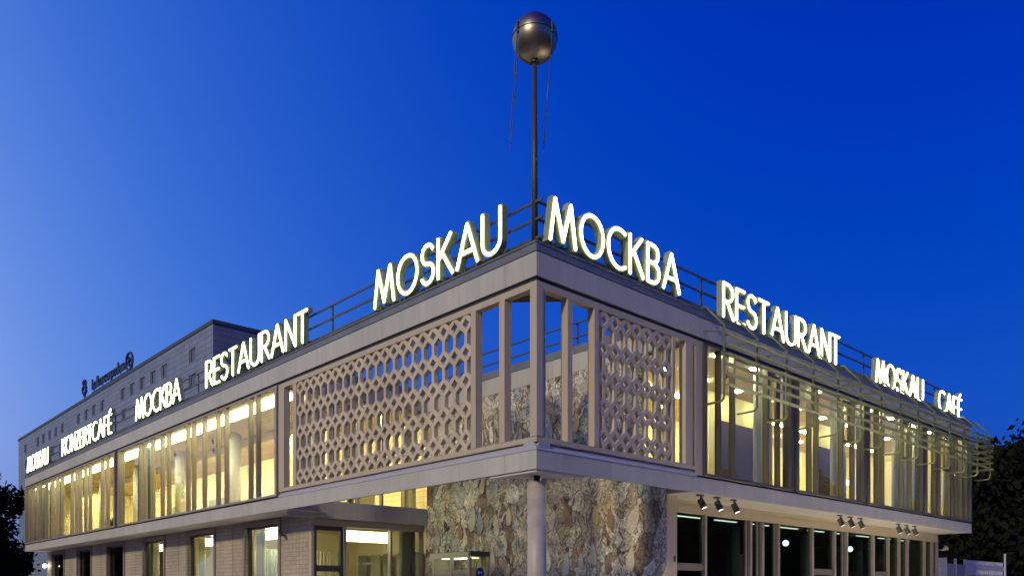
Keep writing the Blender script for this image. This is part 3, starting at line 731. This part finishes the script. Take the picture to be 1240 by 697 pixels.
rooftop_sign('KONZERTCAF\u00c9', LF, 36.75, 28.25, 9.18, H-.06, 'glowing white sign reading KONZERTCAF\u00c9 on the long wing roof edge', gap=.15)
rooftop_sign('MOSKAU', LF, 44.65, 39.75, 9.15, H-.06, 'glowing white six-letter sign at the far end of the long wing beyond KONZERTCAF\u00c9')
rooftop_sign('MOCKBA', RF, .52, 5.12, 9.19, H-.03, 'glowing white six-letter sign over the short lattice screen beside the globe mast', gap=.18)
rooftop_sign('RESTAURANT', RF, 7.12, 13.9, 9.10, H-.03, 'glowing white sign reading RESTAURANT above the sunshade rack', gap=.15)
rooftop_sign('MOSKAU', RF, 16.7, 20.95, 9.03, H-.08, 'glowing white six-letter sign between the RESTAURANT and CAF\u00c9 signs above the sunshade rack', gap=.15)
rooftop_sign('CAF\u00c9', RF, 22.6, 25.15, 8.98, H-.10, 'glowing white sign reading CAF\u00c9 at the end of the sunshade rack', gap=.17)

# ------------------------------------------------------------------ roof railings
def railing(F, t0, t1, posts, label, d=-.42, inner=False):
    root = thing('roof_railing', label, 'railing', F(t0, d, 8.93))
    for z in (10.06, 9.68, 9.28): fbox(F, t0, d-.015, z-.03, t1, d+.015, z+.03).build('rail', RAILM, root, bevel=.003)
    for p in posts: fbox(F, p-.03, d-.056, 8.88, p+.03, d-.016, 10.09).build('post', RAILM, root, bevel=.003)
    return root
railing(LF, .25, 44.4, [2.3+3.31*k for k in range(13)], 'dark three-bar roof railing behind the signs of the long wing')
railing(RF, .46, 25.7, [3.29+3.3*k for k in range(7)], 'dark three-bar roof railing behind the signs of the short wing')
ir = thing('roof_railing', 'dark two-bar roof railing above the mosaic wall of the court', 'railing', (XC+.3, .6, 8.93))
for z in (9.72, 9.30): MB().box(XC+.28, .6, z-.022, XC+.32, YC+.3, z+.022).build('rail', RAILM, ir)
for y in (1.0, 4.4, 7.8, 11.2): MB().box(XC+.325, y-.025, 8.85, XC+.365, y+.025, 9.75).build('post', RAILM, ir)

# ------------------------------------------------------------------ globe on its mast
GX, GY, GZc = .446, .511, 13.57
gm = thing('globe_mast', 'bronze metal globe with four trailing rods on a tall thin mast at the roof corner', 'sculpture', (GX, GY, 8.93))
MB().tube([(GX, GY, 8.84), (GX, GY, 13.12)], .072, 20, r1=.050).build('mast', mat('mast_metal', (.07, .065, .07), .5, metal=.3, var=.2), gm, smooth=True)
GLOBE = mat('globe_bronze', (.34, .28, .21), .38, metal=1.)
ROD = mat('rod_dark', (.03, .03, .03), .5)
sp = MB().sphere((GX, GY, GZc), .485, 48, 32).build('globe', GLOBE, gm, smooth=True)
ring = [(GX+.489*math.cos(2*math.pi*i/48), GY+.489*math.sin(2*math.pi*i/48), GZc) for i in range(49)]
MB().tube(ring, .008, 6, cap=False).build('seam_ring', mat('seam_dark', (.07, .06, .055), .5, metal=.5), sp)
MB().tube([(GX, GY, 13.05), (GX, GY, 13.14)], .09, 20).build('collar', MATS['mast_metal'], gm)
ca = R_(42.841); rv = Vector((math.cos(ca), -math.sin(ca), 0)); fv = Vector((math.sin(ca), math.cos(ca), 0))
for sx_, sf, ln in ((-.75, -.66, 2.35), (-.72, .66, 2.2), (.74, -.66, 2.40), (.74, .66, 2.2)):
    s0 = Vector((GX, GY, GZc+.02))+rv*sx_*.49+fv*sf*.49
    e0 = s0+Vector((0, 0, -ln))-rv*.16+fv*(.02)
    an = MB().tube([tuple(s0), tuple(e0)], .011, 8, r1=.007).build('antenna_rod', ROD, gm)
    MB().tube([tuple(s0+Vector((0,0,.12))), tuple(s0+Vector((0,0,-.10)))], .028, 10).build('socket', ROD, an)
gc = [(GX+.06, GY-.03, 9.75), (GX+.14, GY-.09, 9.7), (GX+.19, GY-.13, 9.4), (GX+.17, GY-.11, 9.1), (GX+.12, GY-.08, 8.95)]
MB().tube(gc, .014, 6).build('cable', BLACK, gm)

# ------------------------------------------------------------------ sunshade rack on the short wing
rk = thing('sunshade_rack', 'green-grey metal sunshade rack of bent poles and louvre blades over the upper windows', 'sunshade', (6., -.6, 6.5))
PX = [6.03+1.567*k for k in range(14)]; OY = -.6
for x in PX:
    pole = [(x, OY, 8.45), (x, OY, 6.66)]+[(x, OY+.12*(1-math.cos(a)), 6.66-.12*math.sin(a)) for a in (R_(30), R_(60), R_(90))]+[(x, -.02, 6.54)]
    pb = MB().tube(pole, .033, 8).build('pole', RACKM, rk, smooth=True)
    MB().tube([(x, .12, 9.03), (x, -.05, 9.04), (x, OY, 8.47), (x, OY, 8.40)], .033, 8).build('outrigger', RACKM, rk, smooth=True)
    MB().tube([(x, OY, 8.30), (x, .0, 8.42)], .020, 6).build('tie_rod', RACKM, rk)
    for z in (8.22, 7.97, 7.72, 7.47, 7.22, 6.96):
        MB().box(x+.028, OY-.012, z-.016, x+.12, OY+.012, z+.016).build('clip', RACKM, pb)
for z in (8.22, 7.97, 7.72, 7.47, 7.22, 6.96):
    a = R_(38); w = .042; tk = .009
    for x0, x1 in zip(PX[:-1], PX[1:]):
        c_, s_ = math.cos(a), math.sin(a)
        pr = [(-w*c_-tk*s_, w*s_-tk*c_), (w*c_-tk*s_, -w*s_-tk*c_), (w*c_+tk*s_, -w*s_+tk*c_), (-w*c_+tk*s_, w*s_+tk*c_)]
        MB().prism([(x0+.034, OY-.07+p, z+q) for p, q in pr], (x1-x0-.04, 0, 0)).build('louvre_blade', RACKM, rk)
xe = PX[-1]+.08
for z in (8.22, 7.97, 7.72, 7.47, 7.22, 6.96):
    MB().prism([(xe-.05, OY-.1, z+.04), (xe+.07, OY-.1, z-.04), (xe+.075, OY-.1, z-.03), (xe-.045, OY-.1, z+.05)], (0, 5.0, 0)).build('louvre_blade', RACKM, rk)
for y in (.9, 2.4, 3.9): MB().tube([(xe, y, 8.45), (xe, y, 6.6)], .026, 8).build('pole', RACKM, rk)

# ------------------------------------------------------------------ spotlights under the soffit
def spotlight(x, label):
    y = .35; root = thing('spotlight', label, 'spotlight', (x, y, 4.30), 'spotlights under the soffit')
    MB().box(x-.16, y-.05, 4.262, x+.06, y+.05, 4.299).build('mounting_plate', BLACK, root, bevel=.004)
    MB().box(x-.025, y-.02, 4.14, x+.025, y+.02, 4.262).build('bracket', BLACK, root)
    ax = Vector((.25, -.40, -1)).normalized(); c = Vector((x+.02, y, 4.10))
    p0 = c-ax*.10; p1 = c+ax*.16
    hs_ = MB().tube([tuple(p0), tuple(p0+ax*.05), tuple(p1-ax*.03), tuple(p1)], .085, 16); hs_.build('housing', BLACK, root, smooth=False)
    MB().tube([tuple(p1), tuple(p1+ax*.004)], .066, 16).build('lens', emat('spot_lens', (1., .95, .85), 5.), root)
    ld = bpy.data.lights.new('spot_beam', 'SPOT'); lo = bpy.data.objects.new('spot_beam', ld); COL.objects.link(lo)
    ld.energy = 9500; ld.spot_size = R_(95); ld.spot_blend = .6; ld.color = (1., .92, .75); ld.shadow_soft_size = .06
    lo.parent = root; lo.location = Vector(p1+ax*.02)-Vector((x, y, 4.30)); lo.rotation_euler = (-ax).to_track_quat('Z', 'Y').to_euler()
for x in (6.43, 7.22, 8.05): spotlight(x, 'black spotlight in the trio of heads next to the mosaic wall pilaster')
for x in (14.5, 15.28, 16.05): spotlight(x, 'black spotlight in the middle trio of heads under the soffit')
for x in (19.25, 20.03, 20.8): spotlight(x, 'black spotlight in the trio of heads towards the fence end of the soffit')

# ------------------------------------------------------------------ small fittings
wl = thing('wall_lamp', 'lit globe wall lamp at the far corner of the tiled wall', 'wall lamp', (1.1, 44.5, 3.45))
MB().tube([(1.19, 44.5, 3.6), (1.0, 44.5, 3.6)], .03, 8).build('lamp_arm', BLACK, wl)
MB().sphere((1.0, 44.5, 3.42), .12, 16, 10).build('lamp_globe', emat('globe_glow', (1., 1., .8), 14.), wl, smooth=True)
cc = thing('security_camera', 'small dark security camera on the tiled wall near the court door', 'camera', (1.18, 13.25, 3.7))
MB().tube([(1.2, 13.3, 3.66), (1.08, 13.3, 3.66), (1.02, 13.28, 3.74)], .02, 8).build('camera_arm', DKFR, cc)
MB().tube([(1.06, 13.42, 3.80), (.94, 13.10, 3.66)], .055, 12).build('camera_body', DKFR, cc)
hs2 = thing('horn_speaker', 'small pale horn loudspeaker on the wall end beside the fence', 'loudspeaker', (25.95, 1.35, 3.6))
MB().tube([(25.9, 1.3, 3.60), (26.2, 1.25, 3.62)], .02, 8).build('speaker_arm', FRAME, hs2)
MB().tube([(26.2, 1.25, 3.60), (26.38, 1.1, 3.72)], .03, 14, r1=.12).build('horn', FRAME, hs2)
ib = tag(MB().box(6.02, .905, 2.55, 6.10, .929, 2.70).build('door_intercom', DKFR, bevel=.004), 'small dark intercom on the pilaster between mosaic wall and glazed front', 'intercom')
GREEN = emat('exit_glow', (.35, 1., .75), 4.)
for x, y, z, l in ((6.85, 1.9, 3.62, 'green exit sign behind the first pane next to the pilaster'), ):
    tag(MB().box(x-.01, y, z-.09, x+.02, y+.30, z+.09).build('exit_sign', GREEN), l, 'exit sign')
for x, y, z in ((15.05, 2.6, 3.50), (20.2, 2.6, 3.48)):
    l = thing('lobby_lamp', 'small bluish white globe lamp in the dark ground floor lobby', 'lamp', (x, y, 4.0), 'lobby globe lamps')
    MB().tube([(x, y, 3.99), (x, y, z+.08)], .012, 6).build('lamp_cord', BLACK, l)
    MB().sphere((x, y, z), .11, 12, 8).build('lamp_globe', emat('lobby_globe', (.75, 1., 1.), 6.), l, smooth=True)
for x, l in ((18.9, 'white exit sign panel inside the third upper bay of the short wing'), ):
    tag(MB().box(x, 2.2, 5.9, x+.35, 2.24, 6.1).build('exit_sign', emat('exit_white', (.8, 1., .85), 3.)), l, 'exit sign')
for z0_, x in ((3.45, 1.8), (2.8, 1.9), (2.8, 2.2)):
    tag(MB().box(x-.14, 14.2, z0_, x+.14, 14.23, z0_+.14).build('exit_sign', emat('exit_pale', (.85, 1., .95), 3.)), 'small pale glowing exit sign seen through the court door', 'exit sign', 'exit signs behind the court door')

# ------------------------------------------------------------------ entrance vestibule before the mosaic
VX, VY0, VY1 = 4.80, 7.9, 9.85
vs = thing('entrance_vestibule', 'small glazed entrance vestibule with pale frame in front of the mosaic wall', 'vestibule', ((VX+XC)/2, 8.9, GZ))
VF = mat('vestibule_frame', (.46, .42, .30), .4, metal=.2)
MB().box(VX-.06, VY0, 2.86, VX+.02, VY1+.05, 3.04).build('canopy_edge', VF, vs)
MB().box(VX+.021, VY0+.01, 2.9, XC-.06, VY1+.04, 3.06).build('vestibule_roof', DKFR, vs)
for y in (VY0+.05, 8.85, VY1-.05): MB().box(VX-.02, y-.05, GZ, VX+.08, y+.05, 2.859).build('frame_post', VF, vs)
MB().box(XC-.15, VY0, GZ, XC-.06, VY0+.09, 2.899).build('frame_post', VF, vs)
MB().box(VX-.01, VY0+.1, 2.35, VX+.07, 8.8, 2.47).build('transom', VF, vs); MB().box(VX-.01, 8.9, 2.35, VX+.07, VY1-.1, 2.47).build('transom', VF, vs)
for a, b_ in ((VY0+.1, 8.8), (8.9, VY1-.1)):
    dd = node('door_leaf', vs)
    fr = MB(); fr.box(VX+.005, a+.01, GZ+.02, VX+.06, a+.12, 2.345); fr.box(VX+.005, b_-.12, GZ+.02, VX+.06, b_-.01, 2.345); fr.box(VX+.006, a+.12, 2.2, VX+.059, b_-.12, 2.344)
    fr.build('leaf_frame', MULL, dd); MB().box(VX+.03, a+.121, GZ+.03, VX+.038, b_-.121, 2.199).build('pane', GLASS, dd)
    MB().box(VX+.03, a+.02, 2.471, VX+.038, b_-.02, 2.858).build('pane', GLASS, dd)
MB().box(VX+.09, VY0+.04, GZ+.05, XC-.155, VY0+.05, 2.898).build('pane', gmat('milky_glass', (.7, .72, .6)), vs)
MB().box(VX+.1, VY1-.06, GZ, XC-.06, VY1, 2.898).build('back_panel', VF, vs)
MB().box(VX+.15, VY0+.3, 2.84, XC-.25, VY1-.3, 2.88).build('light_panel', emat('vestibule_light', (1., .92, .62), 3.), vs)
bs = thing('blue_sign', 'round blue pictogram sign on the glazed side of the entrance vestibule', 'sign', (5.25, VY0-.01, 2.1))
MB().tube([(5.25, VY0+.03, 2.38), (5.25, VY0+.012, 2.38)], .17, 24).build('sign_disc', mat('sign_blue', (.01, .05, .55), .4), bs)
MB().box(5.17, VY0+.004, 2.355, 5.33, VY0+.011, 2.395).build('sign_arrow', mat('sign_white', (.8, .8, .8), .5), bs)
MB().prism([(5.12, VY0+.011, 2.375), (5.20, VY0+.011, 2.44), (5.20, VY0+.011, 2.31)], (0, -.007, 0)).build('sign_arrow', MATS['sign_white'], bs)

# ------------------------------------------------------------------ lattice fence beyond the short wing
fc = thing('garden_fence', 'tall pale lattice fence with solid gate panels beyond the short wing', 'fence', (26.1, 1.3, 0))
FEN = mat('fence_white', (.55, .55, .58), .7, var=.1)
fF = lambda t, d, z: (t, 1.3-d, z)
lattice(fF, 26.15, 26.95, 3, .15, 3.28, .44, .35, parent=fc, name='lattice_panel', m=FEN, a=.08, e=.07, dep=.1)
lattice(fF, 29.5, 35.1, 20, .15, 3.28, .44, .35, parent=fc, name='lattice_panel', m=FEN, a=.08, e=.07, dep=.1)
for x in (26.97, 28.2, 29.45): MB().box(x, 1.3, 0, x+.04, 1.42, 3.3).build('post', FEN, fc)
for a, b_ in ((27.02, 28.19), (28.25, 29.44)): MB().box(a, 1.34, .1, b_, 1.38, 3.05).build('gate_panel', mat('fence_panel', (.22, .23, .27), .6), fc)
MB().tube([(35.2, 1.3, 0), (35.2, 1.3, 3.75)], .05, 10).build('post', FEN, fc)

# ------------------------------------------------------------------ apartment block behind
SX, SY0, SY1, SZ = 22.98, 72.1, 162., 30.7
ab = thing('apartment_block', 'tall grey panel apartment block with small square windows behind the long wing', 'building', (SX+8, 110, 0))
CLAD = linemat('block_cladding', (.17, .215, .31), ('Y', 'Z'), 6., .62, .06, (.10, .13, .19), offset=.5, var=.07)
CLADX = linemat('block_gable_cladding', (.16, .19, .24), ('X', 'Z'), 6., .62, .05, (.11, .13, .17), offset=.5, var=.07)
ys = [156.4, 147.2, 143.3, 139.2, 135.3, 131.3, 122.2, 118.2, 114.4, 110.4, 101.5, 97.8, 94.0, 90.2, 86.4, 77.8]
hw_ = []
for i, y in enumerate(ys): hw_.append((y-.9, y+.9, 27.4, 28.9))
for y in (155.8, 145.2, 137.2, 131.0, 120.2, 112.4, 106.3, 101.0, 96.0, 90.2, 85.0, 81.7, 77.8): hw_.append((y-.95, y+.95, 24.5, 26.0))
for y in (150, 140, 128, 118, 108, 98, 88, 80): hw_.append((y-.7, y+.7, 21.6, 23.0))
wf = lambda t, d, z: (SX-d, t, z)
holed(wf, SY0, SY1, 0, SZ-.4, 0, .25, hw_).build('front_wall', CLAD, ab)
MB().box(SX+.26, SY0+.01, 0, SX+12, SY1, SZ-.41).build('block_core', mat('block_dark_core', (.02, .02, .025), .9), ab)
MB().box(SX, SY0-.02, 0, SX+12.2, SY0+.005, SZ-.4).build('gable_wall', CLADX, ab)
MB().box(SX-.1, SY0-.12, SZ-.4, SX+12.3, SY1+.1, SZ).build('roof_edge', mat('block_roof_edge', (.05, .055, .07), .6), ab)
wfm = mat('block_window_frame', (.35, .35, .37), .5); wgl = mat('block_window_glass', (.03, .035, .04), .08)
for (a, b_, za, zb) in hw_:
    w = node('window', ab)
    q = .09; fr = MB(); fr.box(a, -.2, za, a+q, -.12, zb); fr.box(b_-q, -.2, za, b_, -.12, zb); fr.box(a+q, -.199, za, b_-q, -.121, za+q); fr.box(a+q, -.199, zb-q, b_-q, -.121, zb)
    fr.mapped(wf).build('frame', wfm, w); fbox(wf, a+q, -.18, za+q, b_-q, -.165, zb-q).build('pane', wgl, w)
# its dark lowercase roof sign
LOW = {
 'b': (.5, [[(0,1.5),(0,0)], arc(.25,.45,.25,.45,90,450,12)]), 'a': (.5, [arc(.25,.45,.25,.45,90,450,12), [(.5,.9),(.5,0)]]),
 'l': (.1, [[(.05,1.5),(.05,0)]]), 'o': (.5, [arc(.25,.45,.25,.45,90,450,12)]), 'n': (.5, [[(0,0),(0,.9)], [(0,.6)]+arc(.25,.6,.25,.3,180,0,8)+[(.5,0)]]),
 'c': (.45, [arc(.25,.45,.25,.45,45,315,10)]), 'r': (.35, [[(0,0),(0,.9)], arc(.25,.6,.25,.3,180,60,6)]), 'p': (.5, [[(0,.9),(0,-.5)], arc(.25,.45,.25,.45,90,450,12)]),
 'd': (.5, [arc(.25,.45,.25,.45,90,450,12), [(.5,1.5),(.5,0)]]), 'e': (.5, [[(0,.45),(.5,.45)]+arc(.25,.45,.25,.45,0,300,10)]),
 'm': (.8, [[(0,0),(0,.9)], [(0,.6)]+arc(.2,.6,.2,.3,180,0,6)+[(.4,0)], [(.4,.6)]+arc(.6,.6,.2,.3,180,0,6)+[(.8,0)]]),
 'k': (.45, [[(0,1.5),(0,0)], [(.42,.9),(0,.4)], [(.15,.55),(.45,0)]]),
 '&': (.9, [arc(.45,.45,.42,.5,90,450,14), arc(.45,1.3,.28,.4,90,450,12), [(.45,-.4),(.45,.2)]]),
}
bsn = thing('block_roof_sign', 'dark blue lowercase roof sign with emblem discs on the apartment block', 'sign', (SX+.2, 110, SZ))
SIGNB = mat('block_sign_blue', (.02, .035, .10), .5)
def low_glyph(strokes, t0, k, z0, h, name='letter', r=.14):
    mb = MB()
    for st in strokes: mb.tube([(t0-px*k, -.2, z0+pz*h) for px, pz in st], r, 6)
    return mb.mapped(wf).build(name, SIGNB, bsn)
word = 'balkoncarpodem'; tot = sum(LOW[c][0] for c in word)+.22*(len(word)-1)
k = (115.6-101.2)/tot; x = 0
low_glyph(LOW['&'][1], 120.9, 2.2, SZ+.9, 1.15, 'emblem', .2)
for c in word:
    low_glyph(LOW[c][1], 115.9-x*k, k, SZ+.75, 1.0); x += LOW[c][0]+.22
low_glyph([arc(0,0,1.25,1.15,90,450,24), [(-.35,-.5),(-.1,.6),(.35,.2),(-.15,-.1),(.3,-.6)]], 99.6, 1., SZ+1.4, 1., 'emblem', .17)
MB().box(SX+.16, 98.3, SZ+.28, SX+.24, 116.2, SZ+.38).build('mounting_rail', SIGNB, bsn)
for y in (99, 103, 107, 111, 115, 120): MB().box(SX+.17, y-.08, SZ-.01, SX+.25, y+.08, SZ+.8).build('sign_post', SIGNB, bsn)

# ------------------------------------------------------------------ trees
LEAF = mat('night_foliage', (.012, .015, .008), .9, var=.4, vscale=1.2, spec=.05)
BARK = mat('bark', (.06, .05, .04), .9, var=.3, vscale=4)
def tree_mesh(seed, H_, R0, nleaf, low=.02):
    rg = random.Random(seed); tr = MB(); cr_ = MB()
    tr.tube([(0,0,0), (.05,.03,H_*.3), (-.1,.1,H_*.62), (.05,0,H_*.9)], H_*.026, 10, r1=H_*.006)
    cl_ = []
    for i in range(40):
        a = rg.uniform(0, 6.28); z = H_*rg.uniform(low+.08, .93); w = R0*math.sqrt(max(.05, 1-((z/H_-.48)/.52)**2))*rg.uniform(.3, .85)
        p = Vector((math.cos(a)*w, math.sin(a)*w, z)); cl_.append((p, R0*rg.uniform(.25, .45)))
        if i < 14: tr.tube([(0, 0, z*.62), tuple(p*.55+Vector((0,0,z*.38))), tuple(p)], H_*.008, 6, r1=.02)
    cl_.append((Vector((0,0,H_*.93)), R0*.3))
    for i in range(nleaf):
        c, rr = cl_[rg.randrange(len(cl_))]
        d = Vector((rg.gauss(0,1), rg.gauss(0,1), rg.gauss(0,.8))); d = d.normalized()*rr*(rg.random()**.45)*rg.choice((1, 1, 1, 1.25))
        p = c+d; s_ = rg.uniform(.16, .36)
        u = Vector((rg.gauss(0,1), rg.gauss(0,1), rg.gauss(0,1))).normalized(); w = u.orthogonal().normalized()*s_*.6; u = u*s_
        cr_.add([p-u, p+w, p+u, p-w], [(0,1,2,3)])
    return tr, cr_
TREES = []
for sd, hh, rr, nl in ((1, 11., 4.6, 14000), (2, 9., 4.2, 13000), (3, 13., 5.0, 16000)):
    t0_, c0_ = tree_mesh(sd, hh, rr, nl)
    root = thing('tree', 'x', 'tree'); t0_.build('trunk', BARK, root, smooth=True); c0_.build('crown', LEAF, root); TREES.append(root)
used = set()
gs_ = 'street trees across the road'
def plant(kind, x, y, s, rz, label, group):
    o = TREES[kind] if kind not in used else copy_tree(TREES[kind]); used.add(kind)
    o.location = (x, y, 0); o.scale = (s,)*3; o.rotation_euler = (0, 0, rz); o['label'] = label; o['group'] = group
gl_ = 'trees beyond the long wing'; gr_ = 'trees beyond the short wing'
LB = 'dark leafy tree beyond the far end of the long wing'; RB = 'dark leafy tree in the row beyond the short wing and fence'
for kd, x, y, s, rz in ((0, -6.5, 66, 1.22, .3), (1, -3.0, 60, 1.25, 1.9), (2, 1.0, 72, 1.0, 4.), (1, -9.5, 62, 1.3, 2.6), (0, -13, 70, 1.3, 5.)):
    plant(kd, x, y, s, rz, LB, gl_)
for kd, x, y, s, rz in ((2, 47, 9.5, .85, 1.), (0, 55, 4, 1.15, 2.), (1, 44, 12, 1.05, 3.), (2, 58, 10, .98, .4), (0, 41.5, 13, .85, 5.), (1, 51, 9, 1.2, 1.4), (2, 63, 5, 1.1, 2.2)):
    plant(kd, x, y, s, rz, RB, gr_)
for i, (x, y) in enumerate([(22+9.5*k, -27-3*(k % 2)) for k in range(11)]):
    plant(i % 3, x, y, 1.0+.12*(i % 2), i*1.3, 'dark street tree across the road mirrored in the glazed front', gs_)
# potted plants in the window of the long wing
def pot_plant(x, y, label, grp):
    root = thing('potted_plant', label, 'plant', (x, y, 4.70), grp)
    MB().tube([(x, y, 4.70), (x, y, 5.0)], .13, 14, r1=.18).build('pot', mat('clay_pot', (.3, .15, .08), .7), root)
    mb = MB(); rg = random.Random(int(x*10+y))
    for i in range(60):
        a = rg.uniform(0, 6.28); e = rg.uniform(.2, 1.3); ln = rg.uniform(.3, .6); d_ = Vector((math.cos(a)*math.cos(e), math.sin(a)*math.cos(e), math.sin(e)))
        b0 = Vector((x, y, 5.0)); w = Vector((-math.sin(a), math.cos(a), 0))*.05; m_ = b0+d_*ln*.6; tip = b0+d_*ln-Vector((0,0,.08))
        mb.add([b0, m_+w, tip, m_-w], [(0,1,2,3)])
    mb.build('leaves', mat('indoor_leaf', (.12, .22, .04), .5), root)
for y in (29.9, 30.5): pot_plant(.75, y, 'green potted plant on the floor behind the farther upper windows', 'potted plants')

for o in bpy.data.objects:
    if '_w' in o.keys(): del o['_w']
